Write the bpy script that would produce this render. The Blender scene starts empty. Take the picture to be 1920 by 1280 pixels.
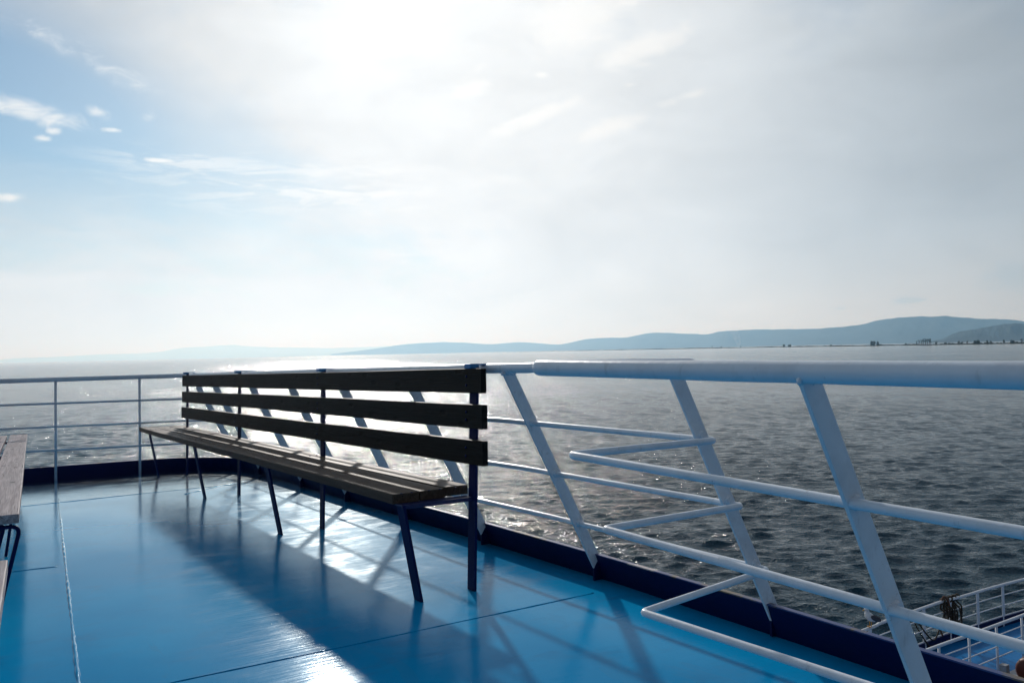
import bpy, bmesh, math, random
import numpy as np
from mathutils import Vector, Matrix

random.seed(7)
RNG = np.random.default_rng(11)
SC = bpy.context.scene
COL = SC.collection

# ------------------------------------------------------------------ frames
# Camera solved from the photograph: horizon line, deck plane, bench direction.
F, CX, CY = 1550.0, 960.0, 640.0
EYE_SEA = 10.0                       # eye height over the water (m)


def plane_normal(m, c):
    n = np.array([m * F, -F, m * CX + c - CY])
    return n / np.linalg.norm(n)


def frame(n):
    y = np.array([0, 0, 1.0]) - n * n[2]
    y /= np.linalg.norm(y)
    return np.array([np.cross(y, n), y, n])


FS = frame(plane_normal(-0.0226, 680.0))     # level sea frame (world)
FD = frame(plane_normal(-0.0205, 708.5))     # trimmed deck frame
TILT = FS @ FD.T
TH = math.atan2(1.03, 1.53)
P1 = np.array([-0.209, 3.775, 0.0])          # foot of the nearest bench post
W2 = np.array([math.cos(TH), math.sin(TH)])  # ship axis, forward  (local x)
U2 = np.array([-math.sin(TH), math.cos(TH)])  # to port            (local y)

R4 = Matrix([list(r) + [0] for r in TILT.tolist()] + [[0, 0, 0, 1]])
SHIP = (Matrix.Translation((0, 0, EYE_SEA)) @ R4 @ Matrix.Translation((P1[0], P1[1], -1.0))
        @ Matrix.Rotation(TH, 4, 'Z'))        # local ship frame -> world


def sea_dir(px, py):
    d = FS @ np.array([(px - CX) / F, (py - CY) / F, 1.0])
    return d


SUN_DIR = sea_dir(622, -8)
SUN_DIR = SUN_DIR / np.linalg.norm(SUN_DIR)
SUN_EL = math.asin(SUN_DIR[2])
SUN_AZ = math.atan2(SUN_DIR[0], SUN_DIR[1])   # from +Y towards +X


# ------------------------------------------------------------------ node help
class NT:
    def __init__(self, tree):
        self.t = tree
        tree.nodes.clear()

    def n(self, typ, ins=None, **props):
        nd = self.t.nodes.new(typ)
        for k, v in props.items():
            setattr(nd, k, v)
        if ins:
            for k, v in ins.items():
                s = nd.inputs[k]
                if isinstance(v, bpy.types.NodeSocket):
                    self.t.links.new(v, s)
                elif isinstance(v, bpy.types.Node):
                    self.t.links.new(v.outputs[0], s)
                else:
                    s.default_value = v
        return nd

    def m(self, op, a, b=None, c=None, clamp=False):
        ins = {0: a}
        if b is not None:
            ins[1] = b
        if c is not None:
            ins[2] = c
        return self.n('ShaderNodeMath', ins, operation=op, use_clamp=clamp).outputs[0]

    def v(self, op, a, b=None):
        ins = {0: a}
        if b is not None:
            ins[1] = b
        nd = self.n('ShaderNodeVectorMath', ins, operation=op)
        return nd.outputs['Value'] if op in ('DOT_PRODUCT', 'LENGTH') else nd.outputs[0]

    def mix(self, fac, a, b, blend='MIX'):
        nd = self.n('ShaderNodeMix', None, data_type='RGBA', blend_type=blend)
        for i, v in ((0, fac), (6, a), (7, b)):
            if isinstance(v, bpy.types.NodeSocket):
                self.t.links.new(v, nd.inputs[i])
            else:
                nd.inputs[i].default_value = v
        return nd.outputs[2]

    def smooth(self, x, lo, hi, a=0.0, b=1.0):
        nd = self.n('ShaderNodeMapRange', {'Value': x, 'From Min': lo, 'From Max': hi, 'To Min': a, 'To Max': b},
                    interpolation_type='SMOOTHSTEP')
        return nd.outputs[0]

    def noise(self, vec, scale, detail=4.0, rough=0.5, dist=0.0):
        return self.n('ShaderNodeTexNoise', {'Vector': vec, 'Scale': scale, 'Detail': detail, 'Roughness': rough,
                                            'Distortion': dist}).outputs[0]

    def scale(self, vec, s, loc=(0, 0, 0)):
        return self.n('ShaderNodeMapping', {'Vector': vec, 'Scale': s, 'Location': loc}).outputs[0]

    def bump(self, h, dist, strength=1.0, normal=None):
        ins = {'Height': h, 'Distance': dist, 'Strength': strength}
        if normal is not None:
            ins['Normal'] = normal
        return self.n('ShaderNodeBump', ins).outputs[0]


def material(name):
    m = bpy.data.materials.new(name)
    m.use_nodes = True
    return m, NT(m.node_tree)


def finish(t, **ins):
    b = t.n('ShaderNodeBsdfPrincipled', {k.replace('_', ' '): v for k, v in ins.items()})
    t.n('ShaderNodeOutputMaterial', {'Surface': b.outputs[0]})


def rgb(r, g, b):
    return (r, g, b, 1.0)


def paint(name, col, dirt, rough=0.35, chip=0.0, amount=0.35, bumpy=0.0006, ior=1.45):
    m, t = material(name)
    p = t.n('ShaderNodeTexCoord').outputs['Object']
    n1 = t.noise(p, 7.0, 6, 0.62)
    n2 = t.noise(t.scale(p, (1, 1, 0.25)), 38.0, 5, 0.6)
    f = t.m('MULTIPLY', t.smooth(n1, 0.45, 0.75), amount)
    c = t.mix(f, rgb(*col), rgb(*dirt))
    c = t.mix(t.m('MULTIPLY', t.smooth(n2, 0.6, 0.72), amount * 0.6), c, rgb(*[x * 0.6 for x in dirt]))
    if chip:
        ch = t.noise(p, 55.0, 3, 0.7)
        big = t.smooth(t.noise(p, 3.1, 2), 0.52, 0.66)
        c = t.mix(t.m('MULTIPLY', t.m('MULTIPLY', t.smooth(ch, 0.66, 0.70), big), chip), c, rgb(0.16, 0.07, 0.03))
    h = t.noise(p, 26.0, 4, 0.6)
    r = t.m('ADD', t.m('MULTIPLY', n1, 0.2), rough - 0.1)
    finish(t, Base_Color=c, Roughness=r, IOR=ior, Normal=t.bump(h, bumpy))
    return m


M = {}
M['white'] = paint('white_enamel', (0.69, 0.74, 0.80), (0.44, 0.46, 0.50), 0.30, 0.55, 0.45, 0.0011)
M['white_far'] = paint('white_enamel_weathered', (0.72, 0.73, 0.76), (0.45, 0.42, 0.40), 0.42, 0.3)
M['navy'] = paint('shaded_navy_enamel', (0.006, 0.014, 0.085), (0.012, 0.02, 0.07), 0.42, 0.15, 0.4)  # seat brackets: blue paint with the shade under the seat in its colour
M['bench_blue'] = paint('shaded_blue_enamel', (0.003, 0.010, 0.070), (0.005, 0.012, 0.05), 0.5, 0.15, ior=1.2)  # bench metal: deck-like blue, backlit shade put into the colour
M['strap_blue'] = paint('lit_blue_enamel', (0.014, 0.17, 0.42), (0.01, 0.10, 0.28), 0.38, 0.1)  # same paint as the bench metal, coloured as its lit tone
M['coaming'] = paint('shaded_coaming_enamel', (0.002, 0.007, 0.062), (0.006, 0.012, 0.05), 0.45, 0.2, 0.4, ior=1.25)  # deck blue darkened to carry the shade of the backlit side
M['rust'] = paint('rusty_edge', (0.10, 0.085, 0.06), (0.16, 0.075, 0.03), 0.6, 0.5)
M['fore_deck'] = paint('foredeck_enamel', (0.004, 0.155, 0.40), (0.01, 0.11, 0.27), 0.35, 0.1, ior=1.15)
M['hull_white'] = paint('hull_enamel', (0.70, 0.71, 0.72), (0.45, 0.42, 0.38), 0.45, 0.2)
M['orange'] = paint('orange_red_paint', (0.10, 0.017, 0.007), (0.05, 0.014, 0.008), 0.5, 0.2)
M['black'] = paint('black_rubber', (0.012, 0.011, 0.012), (0.03, 0.025, 0.02), 0.6)
M['grey'] = paint('grey_paint', (0.30, 0.30, 0.31), (0.2, 0.18, 0.16), 0.5, 0.2)


def mk_deck():
    m, t = material('blue_deck_enamel')
    p = t.n('ShaderNodeTexCoord').outputs['Object']
    big = t.noise(p, 0.9, 4, 0.55)
    mid = t.noise(p, 5.5, 5, 0.62)
    fine = t.noise(p, 60.0, 4, 0.6)
    brush = t.noise(t.scale(p, (3.0, 46.0, 1)), 1.0, 4, 0.6)        # roller strokes across the plates
    brush2 = t.noise(t.scale(p, (9.0, 160.0, 1)), 1.0, 3, 0.6)
    c = t.mix(t.smooth(big, 0.38, 0.66), rgb(0.002, 0.245, 0.510), rgb(0.003, 0.300, 0.590))
    worn = t.noise(t.scale(p, (1.0, 1.9, 1), (2, 7, 0)), 2.1, 7, 0.68, 0.7)
    c = t.mix(t.m('MULTIPLY', t.smooth(worn, 0.50, 0.74), 0.40), c, rgb(0.010, 0.120, 0.285))
    c = t.mix(t.m('MULTIPLY', t.smooth(mid, 0.5, 0.8), 0.35), c, rgb(0.030, 0.215, 0.41))
    drip = t.smooth(t.noise(t.scale(p, (2.2, 0.8, 1), (1, 3, 0)), 1.6, 5, 0.6, 1.2), 0.60, 0.64)
    c = t.mix(t.m('MULTIPLY', drip, 0.16), c, rgb(0.05, 0.20, 0.36))
    # old chips and scuffs
    scuff = t.smooth(t.noise(t.scale(p, (7.0, 22.0, 1)), 1.0, 6, 0.7), 0.70, 0.76)
    c = t.mix(t.m('MULTIPLY', scuff, 0.5), c, rgb(0.01, 0.045, 0.12))
    spot = t.smooth(t.noise(p, 24.0, 2, 0.5), 0.765, 0.80)
    c = t.mix(t.m('MULTIPLY', spot, 0.75), c, rgb(0.012, 0.03, 0.07))
    pale = t.smooth(t.noise(t.scale(p, (5.0, 30.0, 1), (9, 4, 0)), 1.0, 5, 0.7), 0.73, 0.78)
    c = t.mix(t.m('MULTIPLY', pale, 0.35), c, rgb(0.22, 0.36, 0.5))
    r = t.m('ADD', t.m('MULTIPLY', mid, 0.08), t.m('ADD', t.m('MULTIPLY', brush, 0.06), t.m('ADD', 0.060, t.m('MULTIPLY', t.smooth(worn, 0.45, 0.7), 0.07))))
    h = t.m('ADD', t.m('MULTIPLY', t.m('SUBTRACT', brush, 0.5), 0.55),
            t.m('ADD', t.m('MULTIPLY', mid, 0.45), t.m('ADD', t.m('MULTIPLY', fine, 0.05), t.m('MULTIPLY', brush2, 0.10))))
    crack = t.m('MULTIPLY', t.m('ADD', spot, scuff), -0.25)
    nb = t.bump(t.m('ADD', h, crack), 0.0013)
    # enamel: strong sheen at grazing angles, little of it when looked down upon
    b = t.n('ShaderNodeBsdfDiffuse', {'Color': c, 'Normal': nb})
    gl = t.n('ShaderNodeBsdfGlossy', {'Color': rgb(0.86, 0.965, 1.0), 'Roughness': r, 'Normal': nb})
    fac = t.n('ShaderNodeLayerWeight', {'Blend': 0.5}).outputs['Facing']
    f2 = t.m('ADD', t.m('MULTIPLY', t.m('POWER', fac, 11.0), 3.2), 0.0005, None, True)
    rl = t.n('ShaderNodeBsdfGlossy', {'Color': rgb(0.70, 0.90, 1.0), 'Roughness': 0.30, 'Normal': nb})
    b = t.n('ShaderNodeMixShader', {0: 0.004, 1: b.outputs[0], 2: rl.outputs[0]})
    mx = t.n('ShaderNodeMixShader', {0: f2, 1: b.outputs[0], 2: gl.outputs[0]})
    t.n('ShaderNodeOutputMaterial', {'Surface': mx.outputs[0]})
    return m


M['deck'] = mk_deck()


def mk_wood(name, dark, light, seed, knots=1.0):
    m, t = material(name)
    o = t.n('ShaderNodeTexCoord').outputs['Object']
    info = t.n('ShaderNodeObjectInfo').outputs['Random']
    off = t.n('ShaderNodeCombineXYZ', {0: t.m('MULTIPLY', info, 7.3), 1: t.m('MULTIPLY', info, 31.7), 2: seed}).outputs[0]
    p = t.v('ADD', o, off)
    warp = t.noise(t.scale(p, (9, 1.3, 9)), 1.0, 3)
    pw = t.v('ADD', p, t.v('SCALE', t.n('ShaderNodeCombineXYZ', {0: warp, 1: 0.0, 2: warp}).outputs[0]))
    sc = t.t.nodes[-1]
    g1 = t.noise(t.scale(p, (55, 1.6, 55)), 1.0, 6, 0.65, 0.6)
    g2 = t.noise(t.scale(p, (190, 5.0, 190)), 1.0, 4, 0.6)
    blot = t.noise(t.scale(p, (6, 1.6, 6)), 1.0, 4, 0.6)
    f = t.m('ADD', t.m('MULTIPLY', g1, 0.6), t.m('MULTIPLY', g2, 0.4))
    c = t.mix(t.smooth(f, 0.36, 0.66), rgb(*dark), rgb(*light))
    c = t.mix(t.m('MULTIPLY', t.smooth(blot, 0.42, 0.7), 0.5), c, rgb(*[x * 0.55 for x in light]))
    # knots, as ellipses along the grain, and long drying cracks
    vor = t.n('ShaderNodeTexVoronoi', {'Vector': t.scale(p, (15, 5.5, 15)), 'Scale': 1.0, 'Randomness': 1.0})
    kn = t.smooth(vor.outputs['Distance'], 0.10, 0.26, 1.0, 0.0)
    pick = t.n('ShaderNodeSeparateColor', {0: vor.outputs['Color']}).outputs[0]
    kn = t.m('MULTIPLY', kn, t.smooth(pick, 0.52, 0.56))
    kn = t.m('MULTIPLY', kn, knots)
    c = t.mix(kn, c, rgb(*[x * 0.22 for x in dark]))
    crk = t.smooth(t.noise(t.scale(p, (75, 0.9, 75), (3, 5, 1)), 1.0, 3, 0.55), 0.69, 0.715)
    c = t.mix(t.m('MULTIPLY', crk, 0.85), c, rgb(*[x * 0.18 for x in dark]))
    h = t.m('SUBTRACT', t.m('ADD', t.m('MULTIPLY', f, 0.7), t.m('MULTIPLY', blot, 0.3)), t.m('ADD', t.m('MULTIPLY', crk, 0.9), t.m('MULTIPLY', kn, 0.35)))
    finish(t, Base_Color=c, Roughness=t.m('ADD', t.m('MULTIPLY', g1, 0.25), 0.42), Normal=t.bump(h, 0.0028),
           Specular_IOR_Level=0.10)
    return m


M['wood_back'] = mk_wood('weathered_shaded_plank', (0.0035, 0.004, 0.0042), (0.013, 0.0138, 0.0138), 1.0)  # same weathered bench wood, with backlit shade put into its colour
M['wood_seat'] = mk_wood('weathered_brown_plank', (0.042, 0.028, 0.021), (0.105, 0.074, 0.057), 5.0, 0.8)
M['wood_grey'] = mk_wood('sheen_grey_plank', (0.24, 0.195, 0.20), (0.54, 0.47, 0.48), 9.0, 0.85)  # grey planks, made paler to carry the backlit sheen on their tops


def mk_sea():
    m, t = material('sea_water')
    p = t.n('ShaderNodeNewGeometry').outputs['Position']
    a = t.noise(t.scale(p, (1.0, 1.5, 1.0)), 2.3, 4, 0.60, 0.5)
    b = t.noise(t.scale(p, (0.9, 1.3, 1.0), (40, 3, 0)), 0.42, 5, 0.62, 0.4)
    d = t.noise(t.scale(p, (1.0, 1.3, 1.0)), 9.0, 3, 0.55)
    gust = t.noise(t.scale(p, (0.010, 0.022, 1.0)), 1.0, 4, 0.6)
    h = t.m('ADD', t.m('MULTIPLY', a, 0.18), t.m('ADD', t.m('MULTIPLY', b, 0.22), t.m('MULTIPLY', d, 0.022)))
    dist = t.m('ADD', 0.55, t.m('MULTIPLY', t.smooth(gust, 0.3, 0.7), 0.75))
    nb = t.bump(h, dist, 1.0)
    finish(t, Base_Color=rgb(0.003, 0.036, 0.060), Roughness=0.09, IOR=1.333, Normal=nb, Specular_IOR_Level=0.30)
    return m


M['sea'] = mk_sea()


def mk_land(name, a, b, sc):
    m, t = material(name)
    p = t.n('ShaderNodeNewGeometry').outputs['Position']
    n = t.noise(p, sc, 8, 0.65)
    c = t.mix(t.smooth(n, 0.35, 0.65), rgb(*a), rgb(*b))
    finish(t, Base_Color=c, Roughness=0.95, Specular_IOR_Level=0.1)
    return m


M['mountain'] = mk_land('hazy_wooded_mountain', (0.018, 0.038, 0.042), (0.040, 0.062, 0.062), 0.0011)  # dark woods, with some blue of the distance haze in the base colour
M['shore'] = mk_land('marsh_shore', (0.05, 0.06, 0.035), (0.10, 0.095, 0.06), 0.02)
M['leaf'] = mk_land('tree_foliage', (0.028, 0.045, 0.022), (0.060, 0.080, 0.035), 0.35)
M['bark'] = mk_land('tree_bark', (0.05, 0.04, 0.03), (0.09, 0.07, 0.05), 2.0)
M['rope'] = paint('tarred_rope', (0.035, 0.026, 0.016), (0.012, 0.010, 0.008), 0.8, 0, 0.6, 0.004)
M['rope_end'] = paint('brown_rope', (0.12, 0.055, 0.03), (0.06, 0.03, 0.02), 0.8, 0, 0.5, 0.004)
M['gull_white'] = paint('white_feathers', (0.72, 0.72, 0.72), (0.5, 0.5, 0.5), 0.75, 0, 0.25, 0.002)
M['gull_grey'] = paint('slate_feathers', (0.055, 0.055, 0.065), (0.03, 0.03, 0.035), 0.7, 0, 0.4, 0.002)
M['gull_yellow'] = paint('yellow_orange_skin', (0.55, 0.27, 0.03), (0.4, 0.15, 0.02), 0.6, 0, 0.3)
M['eye'] = paint('dark_eye', (0.01, 0.01, 0.01), (0.01, 0.01, 0.01), 0.2)


# ------------------------------------------------------------------ objects
def link(o, parent=None):
    COL.objects.link(o)
    if parent is not None:
        o.parent = parent
    return o


def tag(o, label=None, cat=None, group=None, kind=None):
    if label:
        o['label'] = label
    if cat:
        o['category'] = cat
    if group:
        o['group'] = group
    if kind:
        o['kind'] = kind
    return o


def empty(name, mat, label, cat, group=None):
    o = bpy.data.objects.new(name, None)
    o.empty_display_size = 0.2
    link(o)
    o.matrix_world = mat
    return tag(o, label, cat, group)


def ship_at(x, y, z=0.0, rz=0.0):
    return SHIP @ Matrix.Translation((x, y, z)) @ Matrix.Rotation(rz, 4, 'Z')


class MB:
    """collects shapes in a bmesh, then links them as one mesh object"""

    def __init__(self):
        self.b = bmesh.new()

    def box(self, lo, hi, bevel=0.0, mat=None, jitter=None):
        lo, hi = Vector(lo), Vector(hi)
        vs = bmesh.ops.create_cube(self.b, size=1.0)['verts']
        d = hi - lo
        for v in vs:
            v.co = Vector((v.co.x * d.x, v.co.y * d.y, v.co.z * d.z)) + (lo + hi) / 2
        if mat is not None:
            bmesh.ops.transform(self.b, matrix=mat, verts=vs)
        if bevel:
            es = list({e for v in vs for e in v.link_edges})
            bmesh.ops.bevel(self.b, geom=es, offset=bevel, segments=2, affect='EDGES', profile=0.6)
        return self

    def hexa(self, pts, bevel=0.0):
        """pts: four bottom points then four top points"""
        vs = [self.b.verts.new(p) for p in pts]
        fs = [(0, 3, 2, 1), (4, 5, 6, 7), (0, 1, 5, 4), (1, 2, 6, 5), (2, 3, 7, 6), (3, 0, 4, 7)]
        faces = [self.b.faces.new([vs[i] for i in f]) for f in fs]
        bmesh.ops.recalc_face_normals(self.b, faces=faces)
        if bevel:
            es = list({e for v in vs for e in v.link_edges})
            bmesh.ops.bevel(self.b, geom=es, offset=bevel, segments=2, affect='EDGES', profile=0.6)
        return self

    def tube(self, pts, r, seg=14, cap=True, radii=None):
        pts = [Vector(p) for p in pts]
        n = len(pts)
        prev = None
        rings = []
        for i, p in enumerate(pts):
            a = pts[max(i - 1, 0)]
            c = pts[min(i + 1, n - 1)]
            t = (c - a).normalized()
            if prev is None:
                up = Vector((0, 0, 1)) if abs(t.z) < 0.9 else Vector((1, 0, 0))
                s = t.cross(up).normalized()
            else:
                s = (prev - t * prev.dot(t)).normalized()
            prev = s
            q = t.cross(s)
            rr = radii[i] if radii else r
            rings.append([self.b.verts.new(p + (s * math.cos(k) + q * math.sin(k)) * rr)
                          for k in [2 * math.pi * j / seg for j in range(seg)]])
        for a, c in zip(rings, rings[1:]):
            for j in range(seg):
                f = self.b.faces.new((a[j], a[(j + 1) % seg], c[(j + 1) % seg], c[j]))
                f.smooth = True
        if cap:
            self.b.faces.new(list(reversed(rings[0])))
            self.b.faces.new(rings[-1])
        return self

    def ball(self, c, r, mat=None, sub=2):
        vs = bmesh.ops.create_icosphere(self.b, subdivisions=sub, radius=1.0)['verts']
        r = (r, r, r) if isinstance(r, (int, float)) else r
        mm = Matrix.Translation(c) @ (mat or Matrix()) @ Matrix.Diagonal((*r, 1))
        bmesh.ops.transform(self.b, matrix=mm, verts=vs)
        for v in vs:
            for f in v.link_faces:
                f.smooth = True
        return self

    def prism(self, poly, z0, z1):
        """poly (x, y) counter-clockwise"""
        lo = [self.b.verts.new((x, y, z0)) for x, y in poly]
        hi = [self.b.verts.new((x, y, z1)) for x, y in poly]
        n = len(poly)
        fs = [self.b.faces.new(list(reversed(lo))), self.b.faces.new(hi)]
        for i in range(n):
            fs.append(self.b.faces.new((lo[i], lo[(i + 1) % n], hi[(i + 1) % n], hi[i])))
        bmesh.ops.recalc_face_normals(self.b, faces=fs)
        return self

    def move(self, mat):
        bmesh.ops.transform(self.b, matrix=mat, verts=self.b.verts)
        return self

    def build(self, name, mat, parent=None, world=None):
        me = bpy.data.meshes.new(name)
        self.b.to_mesh(me)
        self.b.free()
        me.materials.append(mat)
        o = bpy.data.objects.new(name, me)
        link(o, parent)
        if world is not None:
            o.matrix_world = world
        return o


def np_mesh(name, verts, faces, mat, smooth=True, parent=None, world=None):
    me = bpy.data.meshes.new(name)
    verts = np.asarray(verts, np.float32)
    faces = np.asarray(faces, np.int32)
    k = faces.shape[1]
    me.vertices.add(len(verts))
    me.vertices.foreach_set('co', verts.ravel())
    me.loops.add(faces.size)
    me.loops.foreach_set('vertex_index', faces.ravel())
    me.polygons.add(len(faces))
    me.polygons.foreach_set('loop_start', np.arange(0, faces.size, k, dtype=np.int32))
    me.polygons.foreach_set('use_smooth', np.full(len(faces), smooth, dtype=bool))
    me.update(calc_edges=True)
    me.validate()
    me.materials.append(mat)
    o = bpy.data.objects.new(name, me)
    link(o, parent)
    if world is not None:
        o.matrix_world = world
    return o


def grid_faces(nr, nc, wrap=False):
    i = np.arange(nr - 1)[:, None]
    j = np.arange(nc if wrap else nc - 1)[None, :]
    j2 = (j + 1) % nc
    return np.stack([i * nc + j, i * nc + j2, (i + 1) * nc + j2, (i + 1) * nc + j], -1).reshape(-1, 4)


def fillet(pts, radii, n=8):
    """rounds the inner corners of a polyline"""
    pts = [Vector(p) for p in pts]
    out = [pts[0]]
    for i in range(1, len(pts) - 1):
        r = radii[i - 1] if isinstance(radii, (list, tuple)) else radii
        p, a, c = pts[i], pts[i - 1], pts[i + 1]
        da, dc = (a - p), (c - p)
        ang = da.angle(dc)
        if r <= 0 or ang > 3.1:
            out.append(p)
            continue
        L = min(r / math.tan(ang / 2), da.length * 0.48, dc.length * 0.48)
        s, e = p + da.normalized() * L, p + dc.normalized() * L
        for k in range(n + 1):
            f = k / n
            out.append(s * (1 - f) ** 2 + p * 2 * f * (1 - f) + e * f * f)
    out.append(pts[-1])
    return out


# ------------------------------------------------------------------ deck of the ship
PORT = 6.03              # local y of the port deck edge
STBD = -9.0
AFT = -7.5


def front_edge(y):       # local x of the coaming's top edge, bowed a little
    return float(np.interp(y, [-9, -4, -2.1, -1.26, -0.27, 0.8, 6.5], [0.33, 0.41, 0.468, 0.512, 0.543, 0.555, 0.52]))


def deck_height(x, y):
    # plates are dished a few millimetres between the welded seams
    ys = np.array([-9.2, -7.0, -4.75, -2.6, -0.375, 1.95, 4.31, 6.4])
    xs = np.array([-7.6, -5.6, -3.6, -1.45, 1.4])
    z = np.zeros_like(x)
    iy = np.clip(np.searchsorted(ys, y) - 1, 0, len(ys) - 2)
    ix = np.clip(np.searchsorted(xs, x + 0.083 * (y - 1.9) * 0) - 1, 0, len(xs) - 2)
    fy = (y - ys[iy]) / (ys[iy + 1] - ys[iy])
    fx = (x - xs[ix]) / (xs[ix + 1] - xs[ix])
    amp = 0.0022 + 0.0012 * np.sin(iy * 2.3 + ix * 1.7)
    z -= amp * 4 * fy * (1 - fy) * (0.35 + 0.65 * 4 * fx * (1 - fx))
    z -= 0.011 * np.maximum(0.0, y - 4.33)                # outer plate tilted down to port, for a brighter grazing reflection
    z += 0.0010 * np.sin(x * 3.1 + 0.9 * np.sin(y * 1.3)) * np.sin(y * 2.3 + 0.5)
    z += 0.0006 * np.sin(x * 7.3 + 1.2) * np.sin(y * 5.1 + 0.7 * np.sin(x * 2.0))
    return z


def build_deck():
    ny, nx = 300, 190
    yy = np.linspace(STBD, PORT + 0.02, ny)
    V = []
    X = np.zeros((ny, nx))
    Y = np.repeat(yy[:, None], nx, 1)
    for i, y in enumerate(yy):
        e = front_edge(y) + 0.075
        r = 0.85                                  # rounded corner at the port side
        if y > PORT - r:
            k = min(1.0, (y - (PORT - r)) / r)
            e -= r * (1 - math.sqrt(max(0.0, 1 - k * k)))
        X[i] = np.linspace(AFT, e, nx)
    Z = deck_height(X, Y)
    v = np.stack([X, Y, Z], -1).reshape(-1, 3)
    d = np_mesh('deck', v, grid_faces(ny, nx)[:, ::-1], M['deck'], True, None, SHIP)
    tag(d, 'glossy blue painted steel deck with weld seams', None, None, 'structure')
    # weld beads
    def bead(name, pts, r, rough=0.35):
        b = MB()
        P = []
        for (x0, y0), (x1, y1) in zip(pts, pts[1:]):
            L = math.hypot(x1 - x0, y1 - y0)
            n = max(2, int(L / 0.022))
            for k in range(n):
                f = k / n
                P.append((x0 + (x1 - x0) * f, y0 + (y1 - y0) * f))
        Q, R = [], []
        for i, (x, y) in enumerate(P):
            z = float(deck_height(np.array([x]), np.array([y]))[0])
            Q.append((x + random.gauss(0, r * 0.09), y + random.gauss(0, r * 0.09), z + 0.0008 - r * 0.25))
            R.append(r * (1 + rough * math.sin(i * 0.9) * random.random() + 0.25 * math.sin(i * 0.13)))
        b.tube(Q, r, 8, True, R)
        o = b.build(name, M['deck'], d)
        return o
    bead('weld_seam', [(-1.225, 4.6), (-1.275, 4.0), (-1.44, 1.9), (-1.60, -0.15), (-1.72, -1.6), (-1.9, -4.0)], 0.0062)
    bead('weld_seam', [(-5.5, -0.36), (-1.34, -0.362), (-0.6, -0.378), (0.42, -0.386)], 0.0024)
    bead('weld_seam', [(-5.5, 4.2), (-1.5, 4.26), (-0.5, 4.345), (0.3, 4.37)], 0.0022)
    bead('weld_seam', [(-5.0, 1.80), (-1.60, 1.775), (-1.465, 1.755)], 0.0022)
    bead('weld_seam', [(-0.35, 4.05), (0.35, 4.62)], 0.003)
    return d


DECK = build_deck()


def coaming():
    """low shaded-blue plate round the deck edge, its top leaning inboard along the front"""
    path = []
    for y in np.linspace(STBD, PORT - 0.85, 60):
        path.append((front_edge(y), y, 1.0, 0.0))
    xe = front_edge(PORT)
    r = 0.85
    for k in np.linspace(0, math.pi / 2, 14)[1:]:
        path.append((xe - r + r * math.cos(k), PORT - 0.05 - r + r * math.sin(k) + 0.05, math.cos(k), math.sin(k)))
    for x in np.linspace(xe - r, AFT, 30)[1:]:
        path.append((x, PORT, 0.0, 1.0))
    root = empty('deck_coaming', ship_at(front_edge(0), 0.0), 'low dark blue coaming plate running round the edge of the blue deck', 'coaming')
    ox = front_edge(0)
    H = 0.118
    b = MB()
    rows = []
    for x, y, nx_, ny_ in path:
        lean = 0.055 * nx_                       # foot stands outboard of the top along the front
        ro = []
        for off, z in ((lean, -0.035), (0.0, H), (0.012, H + 0.001), (lean + 0.012, -0.035)):
            ro.append(b.b.verts.new((x + off * nx_ - ox, y + off * ny_, z)))
        rows.append(ro)
    for a, c in zip(rows, rows[1:]):
        for j in range(3):
            f = b.b.faces.new((a[j], a[j + 1], c[j + 1], c[j]))
    bmesh.ops.recalc_face_normals(b.b, faces=b.b.faces)
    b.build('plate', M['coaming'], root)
    # worn flat rim welded on the top edge
    t = MB()
    rows = []
    for x, y, nx_, ny_ in path:
        ro = []
        for off, z in ((-0.004, H + 0.0015), (0.020, H + 0.0015), (0.020, H + 0.0065), (-0.004, H + 0.0065)):
            ro.append(t.b.verts.new((x + off * nx_ - ox, y + off * ny_, z)))
        rows.append(ro)
    for a, c in zip(rows, rows[1:]):
        for j in range(4):
            t.b.faces.new((a[j], a[(j + 1) % 4], c[(j + 1) % 4], c[j]))
    bmesh.ops.recalc_face_normals(t.b, faces=t.b.faces)
    m, nt = material('worn_rim_enamel')
    p = nt.n('ShaderNodeTexCoord').outputs['Object']
    rustf = nt.smooth(nt.noise(nt.scale(p, (4, 3.2, 4)), 1.0, 6, 0.7), 0.52, 0.62)
    pale = nt.smooth(nt.noise(nt.scale(p, (4, 2.1, 4), (5, 9, 0)), 1.0, 4, 0.6), 0.60, 0.64)
    c = nt.mix(rustf, rgb(0.010, 0.035, 0.16), rgb(0.13, 0.095, 0.055))
    c = nt.mix(pale, c, rgb(0.42, 0.36, 0.36))
    finish(nt, Base_Color=c, Roughness=0.5)
    t.build('rim', m, root)
    return root


coaming()

# ------------------------------------------------------------------ upper deck railing (one welded railing)
LEAN = 0.53
TOPX = 0.066


def ax(z, y):            # local x of the leaning railing at height z
    return TOPX + 0.006 * (y > 0) * min(y, 4) / 4 + LEAN * (1 - z)


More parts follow.
